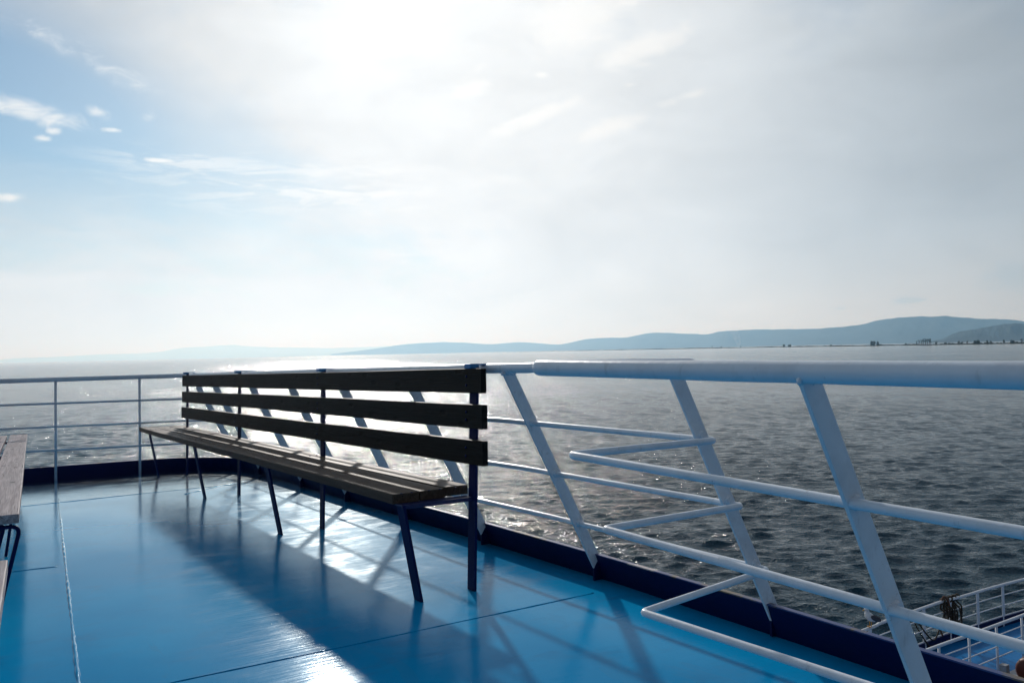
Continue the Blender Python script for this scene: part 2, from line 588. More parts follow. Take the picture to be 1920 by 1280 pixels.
def railing():
    root = empty('deck_railing', ship_at(0.55, 0.0), 'white tubular railing round the blue deck, its front stretches leaning inboard on flat bars', 'railing')
    O = Vector((0.55, 0, 0))
    yend = -1.28
    # level: z of the front stretch, of the inboard stretch's corner and its fall per metre, thickness
    levels = [(0.998, 0.998, -0.020, 0.0228, 0.03), (0.753, 0.736, -0.028, 0.0118, 0.02),
              (0.518, 0.501, -0.030, 0.0118, 0.02), (0.278, 0.222, 0.012, 0.0118, 0.02)]
    yb_top = -1.287
    for i, (z, zb, fall, r, fr) in enumerate(levels):
        z_port = [0.970, 0.741, 0.516, 0.292][i]
        xb = -0.553 + 0.53 * (1 - zb)
        pts = [Vector((-7.0, PORT - 0.06, z_port)), Vector((-1.5, PORT - 0.06, z_port)),
               Vector((ax(z, 5), PORT - 0.06, z - 0.012)), Vector((ax(z, 4), 4.2, z - 0.008)), Vector((ax(z, 0), 0.0, z)),
               Vector((ax(z - 0.013, -1.4), yend - (0.05 if i == 0 else 0.012), z - (0.002 if i == 0 else 0.014))),
               Vector((xb, yb_top - (0.030 if i == 0 else 0.0), zb)),
               Vector((xb - 0.005, yb_top - 5.0, zb + fall * 1.0 + fall * 0.5))]
        # the inboard stretch falls slightly over its first metre and a half
        pts[-1] = Vector((xb - 0.012, yb_top - 1.6, zb + fall * 1.6))
        pts.append(Vector((xb - 0.02, yb_top - 5.2, zb + fall * 1.9)))
        P = fillet(pts, [0.0, 0.32, 2.0, 2.0, fr, fr, 1.5])
        b = MB()
        Q = [P[0]]
        for p, q in zip(P, P[1:]):
            n = max(1, int((q - p).length / 0.05))
            Q += [p.lerp(q, (k + 1) / n) for k in range(n)]
        RR = [r * (1 + 0.018 * math.sin(k * 0.7 + i) * math.sin(k * 0.23 + 2 * i) + random.uniform(-0.008, 0.008)) for k in range(len(Q))]
        b.tube([p - O for p in Q], r, 20 if i == 0 else 14, True, RR)
        b.build('handrail' if i == 0 else 'rail', M['white'], root)

    def bar(y, foot, zt=0.985, zf=0.058, w=0.033, th=0.005, inboard=False):
        """flat bar across the ship's side, from under the handrail to the plate"""
        b = MB()
        x_t = (TOPX if not inboard else -0.556)
        ln = LEAN if not inboard else 0.53

        def xx(z):
            return x_t + ln * (1 - z)
        z_out = 0.112 if not inboard else 0.0
        z_in = zf if not inboard else 0.0
        pts = []
        for (zi, zo) in ((z_in, z_out), (zt, zt)):
            pts += [(xx(zi) - w - O.x, y - th, zi), (xx(zo) + w * 0.95 - O.x, y - th, zo),
                    (xx(zo) + w * 0.95 - O.x, y + th, zo), (xx(zi) - w - O.x, y + th, zi)]
        b.hexa(pts, 0.0016)
        o = b.build('stanchion', M['white'], root)
        # weld collars round the rails
        if True:
            for (z, zb, fall, r, fr) in levels[1:]:
                zz = z if not inboard else zb + fall * (yb_top - y)
                c = MB()
                c.tube([(xx(zz) - O.x, y - th - 0.010, zz - 0.0), (xx(zz) - O.x, y + th + 0.010, zz)], r, 14,
                       True, [r + 0.002, r + 0.002])
                c.ball((xx(zz) - O.x, y - th, zz), (r + 0.006, 0.007, r + 0.006), None, 2)
                c.build('weld_collar', M['white'], o)
        g = MB()
        for k in range(7):
            a_ = -w + 2 * w * k / 6
            g.ball((xx(zt) + a_ - O.x, y - th - 0.001, zt - 0.012 + random.uniform(-0.002, 0.003)), (0.008, 0.006, 0.007 + random.uniform(0, 0.003)), None, 1)
        g.build('weld_bead', M['white'], o)
        if not inboard:
            f = MB()
            zl = 0.002
            f.hexa([(xx(zl) - w * 1.3 - O.x - 0.02, y - th, zl), (xx(zl) - O.x, y - th, zl), (xx(zl) - O.x, y + th, zl), (xx(zl) - w * 1.3 - O.x - 0.02, y + th, zl),
                    (xx(z_in) - w - O.x, y - th * 0.98, z_in - 0.0005), (xx(z_out) + w * 0.9 - O.x, y - th * 0.98, z_out - 0.002),
                    (xx(z_out) + w * 0.9 - O.x, y + th * 0.98, z_out - 0.002), (xx(z_in) - w - O.x, y + th * 0.98, z_in - 0.0005)])
            f.build('foot_plate', M['coaming'], o)
        return o
    for y in (5.62, 4.93, 3.74, 2.75, 1.76, 0.77, -0.225, -1.235):
        bar(y, True)
    for y in (-2.22, -3.25, -4.3):
        bar(y, False, zt=0.975, inboard=True)
    # round upright pipes of the port side
    for x in (-1.125, -0.365, -1.90, -2.68, -3.45, -4.25):
        b = MB()
        b.tube([(x - O.x, PORT - 0.055, -0.03), (x - O.x, PORT - 0.06, 0.965)], 0.0125, 14)
        b.build('stanchion', M['white'], root)
    return root


railing()


# ------------------------------------------------------------------ benches
def plank(lo, hi, mat, name, parent, bow=0.0, nseg=24, fall=0.0):
    """a plank along local y with softened edges and a slight warp"""
    b = MB()
    b.box(lo, hi, 0.004)
    bm = b.b
    # cut along its length, so it can warp
    ys = np.linspace(lo[1], hi[1], nseg + 2)[1:-1]
    for y in ys:
        bmesh.ops.bisect_plane(bm, geom=bm.verts[:] + bm.edges[:] + bm.faces[:], plane_co=(0, y, 0), plane_no=(0, 1, 0))
    ph = random.random() * 6
    for v in bm.verts:
        v.co.z += bow * math.sin(v.co.y * 1.1 + ph) + 0.4 * bow * math.sin(v.co.y * 3.7 + ph * 2) - fall * max(0.0, v.co.y)
        v.co.x += 0.6 * bow * math.sin(v.co.y * 0.9 + ph * 1.7)
    return b.build(name, mat, parent)


def front_bench():
    root = empty('slatted_bench', ship_at(0, 0), 'long dark bench with three back planks, tied by blue straps to the white handrail', 'bench')
    # backrest planks
    for (z0, z1, y1) in ((0.890, 0.999, 5.575), (0.734, 0.841, 5.60), (0.571, 0.680, 5.63)):
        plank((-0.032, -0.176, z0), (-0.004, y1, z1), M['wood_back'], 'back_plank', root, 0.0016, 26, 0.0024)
    # seat planks
    for (x0, x1, y0, y1) in ((-0.372, -0.243, 0.022, 5.99), (-0.235, -0.108, 0.03, 5.95), (-0.100, 0.028, 0.055, 5.87)):
        plank((x0, y0, 0.422), (x1, y1, 0.465), M['wood_seat'], 'seat_plank', root, 0.0016, 26)
    for k, y in enumerate((0.0, 1.845, 3.717, 5.565)):
        b = MB()
        lean = -0.052
        hw = 0.031
        pts = []
        for z, dy in ((-0.022, 0.0), (1.005, lean * 1.15)):
            pts += [(-0.001, y + dy - hw, z), (0.011, y + dy - hw, z), (0.011, y + dy + hw, z), (-0.001, y + dy + hw, z)]
        b.hexa(pts, 0.0015)
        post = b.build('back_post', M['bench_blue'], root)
        # strap over the handrail
        s = MB()
        yl = y + lean * 1.15
        hx = [0.085, 0.13, 0.13, 0.075][k]
        s.box((-0.034, yl - 0.027, 0.999), (0.013, yl + 0.027, 1.021), 0.003)
        s.box((0.012, yl - 0.016, 1.0135), (hx, yl + 0.016, 1.0205), 0.002)
        s.box((hx - 0.012, yl - 0.017, 0.99), (hx + 0.002, yl + 0.017, 1.0195), 0.002)
        s.build('strap', M['strap_blue'], post)
        # raking front leg, a flat bar from the front edge of the seat to the deck
        g = MB()
        hw = 0.034
        xt, xb = -0.345, -0.262
        pts = []
        for z, x in ((-0.022, xb), (0.420, xt)):
            pts += [(x - 0.006, y - hw - 0.003, z), (x + 0.006, y - hw - 0.003, z), (x + 0.006, y + hw - 0.003, z), (x - 0.006, y + hw - 0.003, z)]
        # the visible legs rake steeply: seat front to a third of the depth
        g.hexa(pts, 0.0015)
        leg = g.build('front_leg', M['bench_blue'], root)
        br = MB()
        br.box((xt - 0.008, y - hw, 0.404), (0.0, y - hw + 0.006, 0.4145), 0.001)
        br.box((xt - 0.008, y - hw, 0.415), (0.0, y + hw, 0.4212), 0.001)
        br.build('seat_bracket', M['navy'], root)
        # bolt heads through the planks
        for (x, z) in ((-0.0335, 0.965), (-0.0335, 0.925), (-0.0335, 0.805), (-0.0335, 0.770), (-0.0335, 0.645), (-0.0335, 0.608)):
            bt = MB()
            bt.ball((x, y + lean * z, z - 0.0024 * y), (0.003, 0.007, 0.007), None, 1)
            bt.build('bolt', M['bench_blue'], root)
        for x in (-0.335, -0.285, -0.20, -0.145, -0.065, -0.02):
            bt = MB()
            bt.ball((x, y + 0.01, 0.4655), (0.007, 0.007, 0.0025), None, 1)
            bt.build('bolt', M['bench_blue'], root)
    return root


front_bench()


def side_bench(name, x, y, rz, length, label, n_leg, seat_mat):
    """seat of three planks on bent-rod legs; local y runs along the seat, x = 0 is its open front edge"""
    root = empty(name, ship_at(x, y, 0, rz), label, 'bench', 'silvered benches down the left side')
    for j, (x0, x1) in enumerate(((-0.140, 0.0), (-0.300, -0.165), (-0.450, -0.322))):
        plank((x0, 0.0 + 0.006 * j, 0.425), (x1, length - (0.12 * j), 0.462), seat_mat, 'seat_plank', root, 0.0022, 26)
    for k in range(n_leg):
        yy = 0.03 + k * (length - 0.42) / max(1, n_leg - 1)
        b = MB()
        p = fillet([(-0.42, yy, 0.412), (0.006 if k == 0 else -0.03, yy, 0.412), (-0.085, yy, 0.0)], 0.03)
        b.tube(p, 0.008, 12)
        q = fillet([(-0.40, yy + 0.07, 0.412), (-0.05, yy + 0.07, 0.412), (-0.145, yy + 0.07, 0.0)], 0.02)
        b.tube(q, 0.007, 12)
        b.build('bent_leg', M['bench_blue'], root)
        for xx in (-0.43, ):
            d = MB()
            d.tube([(xx, yy, 0.0), (xx - 0.03, yy, 0.98)], 0.012, 12)
            d.build('back_post', M['bench_blue'], root)
    for z in (0.60, 0.76, 0.91):
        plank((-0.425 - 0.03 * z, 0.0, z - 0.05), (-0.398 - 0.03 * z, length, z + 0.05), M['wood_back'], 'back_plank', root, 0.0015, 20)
    return root


def to_local(r, d):
    q = np.array([r, d]) - P1[:2]
    return float(q @ W2), float(q @ U2)


a = np.array(to_local(-1.957, 3.275))
b_ = np.array(to_local(-4.635, 7.90))
ANG = math.atan2(-(b_ - a)[0], (b_ - a)[1])
side_bench('slatted_bench', a[0], a[1], ANG, float(np.linalg.norm(b_ - a)),
           'silvery grey plank bench at the left edge, with a wide gap between its planks', 4, M['wood_grey'])
c_ = np.array(to_local(-1.503, 2.464))
d_ = (b_ - a) / np.linalg.norm(b_ - a)
e_ = c_ - d_ * 1.75
side_bench('slatted_bench', e_[0], e_[1], ANG, 1.75,
           'plank bench cut off by the lower left edge, nearest the viewer', 2, M['wood_grey'])


# ------------------------------------------------------------------ hull and foredeck
FZ = -5.9
SEA_Z = 1.0 - EYE_SEA     # water level in the deck frame


def hull():
    # upper works under the deck: white house, down to the foredeck and the water
    b = MB()
    yy = list(np.linspace(STBD, PORT - 0.85, 14))
    poly = [(AFT, STBD)] + [(front_edge(y) + 0.05, y) for y in yy]
    r = 0.85
    xe = front_edge(PORT) + 0.03
    poly += [(xe - r + r * math.cos(k), PORT - r + r * math.sin(k)) for k in np.linspace(0, math.pi / 2, 8)[1:]]
    poly += [(AFT, PORT)]
    b.prism(poly, FZ - 4.4, -0.045)
    o = b.build('deckhouse', M['hull_white'], None, SHIP)
    tag(o, 'white deckhouse carrying the blue upper deck', 'deckhouse', None, 'structure')
    # foredeck
    edge = [(0.7, 7.35), (8.0, 7.45), (14.2, 7.60), (15.2, 7.68), (16.7, 7.72), (17.9, 7.74), (18.5, 7.68), (19.8, 7.64),
            (20.8, 7.58), (21.9, 7.46), (24.0, 7.0), (26.5, 5.9), (28.6, 4.0), (29.6, 1.5)]
    half = [(x, y + 0.06) for x, y in edge]
    poly = half + [(x, -2.0 - y) for x, y in reversed(half)]
    poly = list(reversed(poly))
    d = MB()
    d.prism(poly, FZ - 0.12, FZ)
    od = d.build('foredeck', M['fore_deck'], None, SHIP)
    tag(od, 'blue foredeck far below the upper deck', None, None, 'structure')
    h = MB()
    h.prism([(x * 1.0 - (0.03 if x > 20 else 0), y) for x, y in poly], FZ - 4.4, FZ - 0.124)
    oh = h.build('hull', M['hull_white'], None, SHIP)
    tag(oh, 'white ship hull under the foredeck', None, None, 'structure')
    return edge


EDGE = hull()


def spline(pts, n=6):
    P = [Vector((*p, 0)) if len(p) == 2 else Vector(p) for p in pts]
    out = []
    for i in range(len(P) - 1):
        p0, p1, p2, p3 = P[max(i - 1, 0)], P[i], P[i + 1], P[min(i + 2, len(P) - 1)]
        for k in range(n):
            t = k / n
            out.append(0.5 * ((2 * p1) + (p2 - p0) * t + (2 * p0 - 5 * p1 + 4 * p2 - p3) * t * t + (3 * p1 - p0 - 3 * p2 + p3) * t ** 3))
    out.append(P[-1])
    return out


def fore_rail(name, path, top, base, nrod, stations, label, rt, rr, flat, kerb=None, rod_step=None):
    root = empty(name, ship_at(path[0][0], path[0][1], FZ), label, 'railing')
    o = Vector((path[0][0], path[0][1], FZ))
    sp = spline(path)
    for i in range(nrod + 1):
        z = top - i * (rod_step or (top - base) / (nrod + 1))
        b = MB()
        b.tube([Vector((p.x, p.y, z)) - o for p in sp], rt if i == 0 else rr, 12)
        b.build('handrail' if i == 0 else 'rail', M['white_far'], root)
    xs = np.array([p.x for p in sp])
    ys = np.array([p.y for p in sp])
    for x in stations:
        y = float(np.interp(x, xs, ys))
        b = MB()
        if flat:
            b.box((x - o.x - 0.055, y - o.y - 0.012, 0.0), (x - o.x + 0.055, y - o.y + 0.012, top - FZ - rt * 0.8), 0.003)
        else:
            b.tube([(x - o.x, y - o.y, 0.0), (x - o.x, y - o.y, top - FZ)], 0.026, 12)
        b.build('stanchion', M['white_far'], root)
    if kerb:
        k = MB()
        rows = []
        for p in sp:
            ro = [k.b.verts.new((p.x - o.x, p.y - o.y + dy, z)) for dy, z in ((-0.012, 0.0), (-0.012, kerb), (0.012, kerb), (0.012, 0.0))]
            rows.append(ro)
        for a_, c2 in zip(rows, rows[1:]):
            for j in range(3):
                k.b.faces.new((a_[j], a_[j + 1], c2[j + 1], c2[j]))
        bmesh.ops.recalc_face_normals(k.b, faces=k.b.faces)
        k.build('kerb_plate', M['coaming'], root)
    return root


fore_rail('foredeck_railing', EDGE, -4.85, FZ, 3, [1.9 + 1.16 * i for i in range(24)],
          'curved white foredeck railing on flat posts, with a rope hung over its handrail', 0.034, 0.014, True, 0.24, 0.262)
fore_rail('foredeck_railing', [(1.0, 6.16), (8, 6.14), (14.2, 6.124), (16, 6.09), (18.2, 6.074), (22, 6.05)], -4.85, FZ, 3,
          [1.2 + 1.127 * i for i in range(19)], 'straight white railing on slim posts standing on the blue foredeck', 0.034, 0.013, False, None, 0.232)


def rope():
    root = empty('mooring_rope', ship_at(17.9, 7.74, -4.85), 'dark tarred rope slung in loops over the curved foredeck railing', 'rope')
    b = MB()
    random.seed(4)
    for k in range(8):
        x0 = -0.04 + k * 0.085 + random.uniform(-0.03, 0.03)
        dep = random.uniform(0.55, 0.82) if k > 1 else 0.5
        wd = random.uniform(0.03, 0.13)
        P = []
        for j in range(25):
            a_ = j / 24
            x = x0 + wd * math.sin(a_ * math.pi * 2) + 0.02 * math.sin(a_ * 9 + k)
            y = -0.07 + (0.10 if a_ > 0.85 or a_ < 0.08 else 0.0) - 0.02 * math.sin(k * 2.0 + a_ * 5)
            z = 0.06 - dep * math.sin(a_ * math.pi) ** 0.7
            P.append((x, y, z))
        b.tube(spline(P, 2), 0.020, 8)
    # turns gripping the handrail
    for k in range(5):
        x0 = -0.06 + 0.16 * k
        b.tube([(x0 + 0.04 * math.sin(q), 0.058 * math.cos(q), 0.058 * math.sin(q)) for q in np.linspace(0, 2 * math.pi, 15)], 0.021, 8)
    b.build('loops', M['rope'], root)
    t = MB()
    t.tube(spline([(-0.05, -0.06, 0.05), (-0.12, -0.05, -0.30), (-0.35, -0.05, -0.62), (-0.62, -0.06, -0.80), (-0.95, -0.05, -0.55), (-1.20, -0.04, -0.28), (-1.28, 0.0, -0.1), (-1.22, 0.04, -0.30), (-1.05, -0.03, -0.62), (-0.75, -0.05, -0.93), (-0.45, -0.10, -1.02)], 6), 0.017, 8)
    t.build('tail', M['rope'], root)
    e = MB()
    e.tube(spline([(-0.10, 0.0, 0.03), (-0.05, -0.04, 0.12), (0.05, -0.06, 0.03), (0.12, -0.07, -0.15)], 6), 0.026, 8)
    e.build('frayed_end', M['rope_end'], root)
    e = MB()
    e.tube(spline([(-0.22, -0.06, -0.78), (-0.30, -0.06, -0.60), (-0.18, -0.06, -0.50)], 6), 0.022, 8)
    e.build('frayed_end', M['rope_end'], root)


rope()


def gull():
    # stands on the handrail, facing aft (towards the left of the photograph)
    gx, gy = 14.66, 7.60
    root = empty('seagull', ship_at(gx, gy, -4.816, math.radians(180 - 18)), 'white gull with dark wings and yellow legs perched on the curved foredeck handrail', 'gull')
    S = 0.98
    sp = [(-0.235, 0.125, 0.010), (-0.19, 0.135, 0.026), (-0.13, 0.150, 0.050), (-0.06, 0.175, 0.074), (0.0, 0.210, 0.086),
          (0.045, 0.255, 0.082), (0.068, 0.300, 0.064), (0.074, 0.335, 0.047), (0.080, 0.362, 0.043), (0.094, 0.384, 0.045), (0.114, 0.394, 0.039), (0.134, 0.392, 0.025), (0.148, 0.387, 0.012)]
    b = MB()
    cs = spline([(x * S, 0.0, z * S) for x, z, r in sp], 4)
    rs = np.interp(np.linspace(0, len(sp) - 1, len(cs)), np.arange(len(sp)), [r * S for _, _, r in sp])
    b.tube(cs, 0.05, 16, True, list(rs))
    b.build('body', M['gull_white'], root)
    k = MB()
    k.tube([(0.140 * S, 0, 0.387 * S), (0.178 * S, 0, 0.380 * S), (0.196 * S, 0, 0.366 * S)], 0.01, 8, True, [0.013, 0.010, 0.003])
    k.build('beak', M['gull_yellow'], root)
    for s in (-1, 1):
        w = MB()
        w.ball((-0.105 * S, s * 0.068 * S, 0.185 * S), (0.175 * S, 0.022 * S, 0.062 * S), Matrix.Rotation(math.radians(-24), 4, 'Y') @ Matrix.Rotation(s * math.radians(9), 4, 'Z'), 3)
        w.build('wing', M['gull_grey'], root)
        l = MB()
        x0 = 0.0
        l.tube([(x0, s * 0.028, 0.15 * S), (x0 - 0.012, s * 0.028, 0.09 * S), (x0 + 0.004, s * 0.028, 0.006)], 0.008, 8)
        for a_ in (-0.5, 0, 0.5):
            l.tube([(x0, s * 0.028, 0.008), (x0 + 0.05 * math.cos(a_), s * 0.028 + 0.05 * math.sin(a_), 0.004)], 0.007, 6)
        l.build('leg', M['gull_yellow'], root)
        e = MB()
        e.ball((0.106 * S, s * 0.038 * S, 0.402 * S), 0.006, None, 1)
        e.build('eye', M['eye'], root)
    t = MB()
    t.hexa([(-0.33, -0.035, 0.090), (-0.18, -0.03, 0.125), (-0.18, 0.03, 0.125), (-0.33, 0.035, 0.090),
            (-0.33, -0.035, 0.097), (-0.18, -0.02, 0.15), (-0.18, 0.02, 0.15), (-0.33, 0.035, 0.097)])
    t.build('tail', M['gull_white'], root)


gull()


def winch():
    root = empty('mooring_winch', ship_at(16.95, 5.25, FZ), 'orange red drum with a black band on a grey plinth, on the foredeck', 'winch')
    b = MB()
    b.box((-0.75, -0.42, 0.0), (0.85, 0.62, 0.10), 0.01)
    b.box((-0.55, 0.38, 0.10), (-0.40, 0.52, 0.42), 0.01)
    b.build('plinth', M['grey'], root)
    d = MB()
    rr = [0.02, 0.30, 0.37, 0.40, 0.40, 0.37, 0.33, 0.02]
    xx = [-0.345, -0.34, -0.30, -0.18, 0.36, 0.50, 0.55, 0.555]
    d.tube([(x, 0.05, 0.34) for x in xx], 0.3, 28, True, [max(r * 0.72, 0.02) for r in rr])
    d.build('drum', M['orange'], root)
    k = MB()
    k.tube([(x, 0.05, 0.34) for x in (0.02, 0.022, 0.26, 0.262)], 0.3, 28, True, [0.27, 0.298, 0.298, 0.27])
    k.build('band', M['black'], root)


winch()


# ------------------------------------------------------------------ sea
def sea():
    ang = np.radians(np.linspace(-64, 64, 1500))
    rr = [17.0]
    while rr[-1] < 700:
        rr.append(rr[-1] * 1.0032)
    while rr[-1] < 98000:
        rr.append(rr[-1] * 1.12)
    rr = np.array(rr)
    Rg, A = np.meshgrid(rr, ang, indexing='ij')
    X = Rg * np.sin(A)
    Y = Rg * np.cos(A)
    Z = np.zeros_like(X)
    DX = np.zeros_like(X)
    DY = np.zeros_like(X)
    step = np.maximum(Rg * 0.0030, 0.04)
    near = Rg < 760
    nr = int(near[:, 0].sum())
    x, y, st = X[:nr], Y[:nr], step[:nr]
    z = np.zeros_like(x)
    dx = np.zeros_like(x)
    dy = np.zeros_like(x)
    g = np.random.default_rng(5)
    wind = math.radians(-96)                    # waves run towards the viewer
    for k in range(84):
        lam = 0.26 * (9.0 ** (k / 83.0)) * g.uniform(0.9, 1.1)
        th = wind + g.normal(0, 0.33)
        kk = 2 * math.pi / lam
        slope = 0.035 * (1.30 if 0.55 < lam < 1.9 else 0.8)
        amp = slope / kk
        ph = g.uniform(0, 2 * math.pi)
        fade = np.clip((lam / st - 2.5) / 2.5, 0, 1)
        arg = kk * (math.cos(th) * x + math.sin(th) * y) + ph
        z += amp * fade * np.cos(arg)
        s = np.sin(arg) * amp * fade * 0.85
        dx -= s * math.cos(th)
        dy -= s * math.sin(th)
    # gusty patches: the chop is stronger in some
    patch = 0.85 + 0.25 * np.sin(x * 0.045 + 1.3 * np.sin(y * 0.021)) * np.sin(y * 0.038 + 0.6)
    edge = np.clip((700 - Rg[:nr]) / 350, 0, 1) * np.clip((math.radians(64) - np.abs(A[:nr])) / math.radians(14), 0, 1)
    Z[:nr] = z * patch * edge
    X[:nr] += dx * patch * edge
    Y[:nr] += dy * patch * edge
    v = np.stack([X, Y, Z], -1).reshape(-1, 3)
    f = grid_faces(len(rr), len(ang))[:, ::-1]
    n0 = len(v)
    # the rest of the water round the ship, flat
    a2 = np.radians(np.linspace(64, 296, 90))
    r2 = np.array([17.0, 60, 200, 800, 4000, 20000, rr[-1]])
    R2, A2 = np.meshgrid(r2, a2, indexing='ij')
    v2 = np.stack([R2 * np.sin(A2), R2 * np.cos(A2), np.zeros_like(R2)], -1).reshape(-1, 3)
    f2 = grid_faces(len(r2), len(a2))[:, ::-1] + n0
    v3 = np.array([[17.2 * math.sin(q), 17.2 * math.cos(q), -0.01] for q in np.linspace(0, 2 * math.pi, 49)[:-1]] + [[0, 0, -0.01]])
    n1 = n0 + len(v2)
    f3 = np.array([[n1 + i, n1 + 48, n1 + 48, n1 + (i + 1) % 48] for i in range(48)])
    # as quads with a split: use triangles written as quads is not allowed, so make a small quad disc instead
    vv = np.vstack([v, v2])
    ff = np.vstack([f, f2])
    o = np_mesh('sea', vv, ff, M['sea'], True)
    tag(o, 'choppy open sea, glittering under the sun', None, None, 'structure')
    return o


sea()


# ------------------------------------------------------------------ far land
def at(px, py, dist):
    d = sea_dir(px, py)
    k = dist / d[1]
    return np.array([d[0] * k, dist, EYE_SEA + d[2] * k])


def fbm(x, seed, octs=6):
    g = np.random.default_rng(seed)
    y = np.zeros_like(x)
    for k in range(octs):
        f = 2.0 ** k
        y += np.sin(x * f * g.uniform(0.8, 1.2) + g.uniform(0, 6.28)) / f ** 0.95
    return y


def range_mesh(name, prof, label, depth, seed):
    prof = np.array(prof, float)          # px, py, distance
    px = np.linspace(prof[0, 0], prof[-1, 0], 420)
    py = np.interp(px, prof[:, 0], prof[:, 1])
    dd = np.interp(px, prof[:, 0], prof[:, 2])
    # soften the polyline
    ker = np.hanning(9)
    ker /= ker.sum()
    py = np.convolve(np.pad(py, 4, 'edge'), ker, 'valid')
    ridge = np.array([at(a_, b2, c2) for a_, b2, c2 in zip(px, py, dd)])
    rows = []
    u = np.linspace(-1, 1, 41)
    s = np.arange(len(px)) * 0.11
    for w in u:
        k = max(0.0, 1 - abs(w)) ** (1.25 if w < 0 else 1.6)
        h = ridge[:, 2] * k
        gul = fbm(s * 1.3 + 2.2 * w, seed, 6) * 0.075 + fbm(s * 3.7 - 3 * w, seed + 3, 5) * 0.03
        h = h * (1 + gul * (4 * k * (1 - k)) * 1.3) + (fbm(s * 5.0, seed + 9, 4) * ridge[:, 2] * 0.008 if abs(w) < 1e-6 else 0)
        h = h - 3.0 * (k <= 0)
        sc = 1 + w * depth / ridge[:, 1]
        rows.append(np.stack([ridge[:, 0] * sc, ridge[:, 1] * sc, h], -1))
    v = np.array(rows).reshape(-1, 3)
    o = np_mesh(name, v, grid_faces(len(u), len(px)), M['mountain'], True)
    tag(o, label, None, None, 'structure')


K = 1000.0
range_mesh('mountains', [(-520, 690, 92 * K), (-200, 682, 92 * K), (-40, 677, 92 * K), (30, 671.5, 92 * K), (100, 669, 92 * K), (190, 664, 92 * K), (265, 662.5, 92 * K),
                         (305, 659, 92 * K), (330, 653.5, 92 * K), (345, 651.5, 92 * K), (400, 648.5, 92 * K), (440, 645.5, 92 * K), (456, 648.8, 92 * K),
                         (500, 650.5, 92 * K), (560, 651.5, 92 * K), (620, 652.5, 92 * K), (700, 650, 92 * K), (800, 646, 92 * K), (900, 650, 92 * K), (1010, 655, 92 * K)],
           'palest hazy mountains along the left horizon', 10000, 21)
range_mesh('mountains', [(620, 664, 42.00 * K), (700, 654, 42.00 * K), (760, 645, 41.00 * K), (800, 642.5, 40.00 * K), (831, 641, 40.00 * K), (878, 642.5, 39.00 * K), (916, 645.6, 37.80 * K), (975, 641, 36.10 * K),
                         (1019, 644, 34.61 * K), (1047, 646.4, 33.33 * K), (1070, 642, 32.12 * K), (1103, 634.7, 30.82 * K), (1153, 632.5, 29.37 * K), (1172, 633.5, 28.72 * K), (1200, 627, 27.98 * K),
                         (1228, 623, 27.25 * K), (1269, 624.7, 26.40 * K), (1328, 627, 24.97 * K), (1345, 622, 24.38 * K), (1362, 619.7, 23.80 * K), (1382, 619.8, 23.61 * K), (1406, 617.5, 22.98 * K),
                         (1442, 617.5, 22.24 * K), (1487, 616.8, 21.04 * K), (1526, 616.5, 20.31 * K), (1574, 613, 19.52 * K), (1613, 609, 18.82 * K), (1635, 603, 18.42 * K), (1658, 598, 18.09 * K),
                         (1713, 593, 17.46 * K), (1745, 593.5, 17.32 * K), (1771, 592, 17.17 * K), (1810, 595.5, 17.02 * K), (1849, 598, 17.02 * K), (1881, 597.8, 17.02 * K), (1920, 602, 17.02 * K), (2100, 612, 17.02 * K), (2400, 630, 17.02 * K)],
           'blue mountain chain behind the right shore', 2800, 5)
range_mesh('mountains', [(1690, 646, 9.2 * K), (1740, 641, 9.2 * K), (1768, 635, 9.2 * K), (1785, 626, 9.2 * K), (1800, 621, 9.2 * K), (1825, 617.5, 9.2 * K), (1849, 613, 9.2 * K), (1880, 607.5, 9.2 * K), (1907, 605.5, 9.2 * K),
                         (1930, 608, 9.2 * K), (2020, 612, 9.2 * K), (2200, 606, 9.2 * K), (2400, 625, 9.2 * K)],
           'darker nearer hill rising at the right edge', 1600, 9)

# low marshy spit
SH_PX = np.array([905, 930, 1100, 1300, 1480, 1600, 1750, 1900, 2100, 2350])
SH_D = np.array([10500, 9600, 7000, 5200, 3700, 3000, 2400, 2050, 1750, 1550])


def shore_pt(px, back=0.0, z=0.0):
    D = float(np.interp(px, SH_PX, SH_D)) + back
    d = sea_dir(px, 650)
    return np.array([d[0] / d[1] * D, D, z])


def shore():
    px = np.concatenate([np.linspace(905, 2350, 700)])
    rows = []
    s = px * 0.05
    for k, (back, z) in enumerate(((0, -0.6), (6, 0.7), (30, 1.3), (140, 1.7), (500, 1.5), (900, -1.0))):
        wob = 14 * fbm(s, 31, 5) * (k < 4)
        tp = np.clip((px - 900) / 120, 0.0, 1)
        rows.append(np.array([shore_pt(p, (back + w_ + 20) * (0.3 + 0.7 * t_), z * (0.3 + 0.7 * t_)) for p, w_, t_ in zip(px, wob, tp)]))
    v = np.array(rows).reshape(-1, 3)
    o = np_mesh('shore', v, grid_faces(6, len(px)), M['shore'], True)
    tag(o, 'low flat spit of land along the right horizon', None, None, 'structure')


shore()


def leaves(points, sizes, g, flat=0.0):
    """one small bent leaf clump (two crossed quads) per point"""
    n = len(points)
    a1 = g.uniform(0, 2 * np.pi, n)
    tilt = g.uniform(-0.9, 0.9, n)
    ux = np.stack([np.cos(a1), np.sin(a1), np.zeros(n)], -1)
    uz = np.stack([-np.sin(a1) * np.sin(tilt), np.cos(a1) * np.sin(tilt), np.cos(tilt)], -1)
    s = sizes[:, None]
    q = g.uniform(0.6, 1.25, (n, 4, 1))
    c = [(-1, -1), (1, -1), (1, 1), (-1, 1)]
    V = np.stack([points + (ux * cx + uz * cz) * s * q[:, i] for i, (cx, cz) in enumerate(c)], 1)
    return V.reshape(-1, 3)


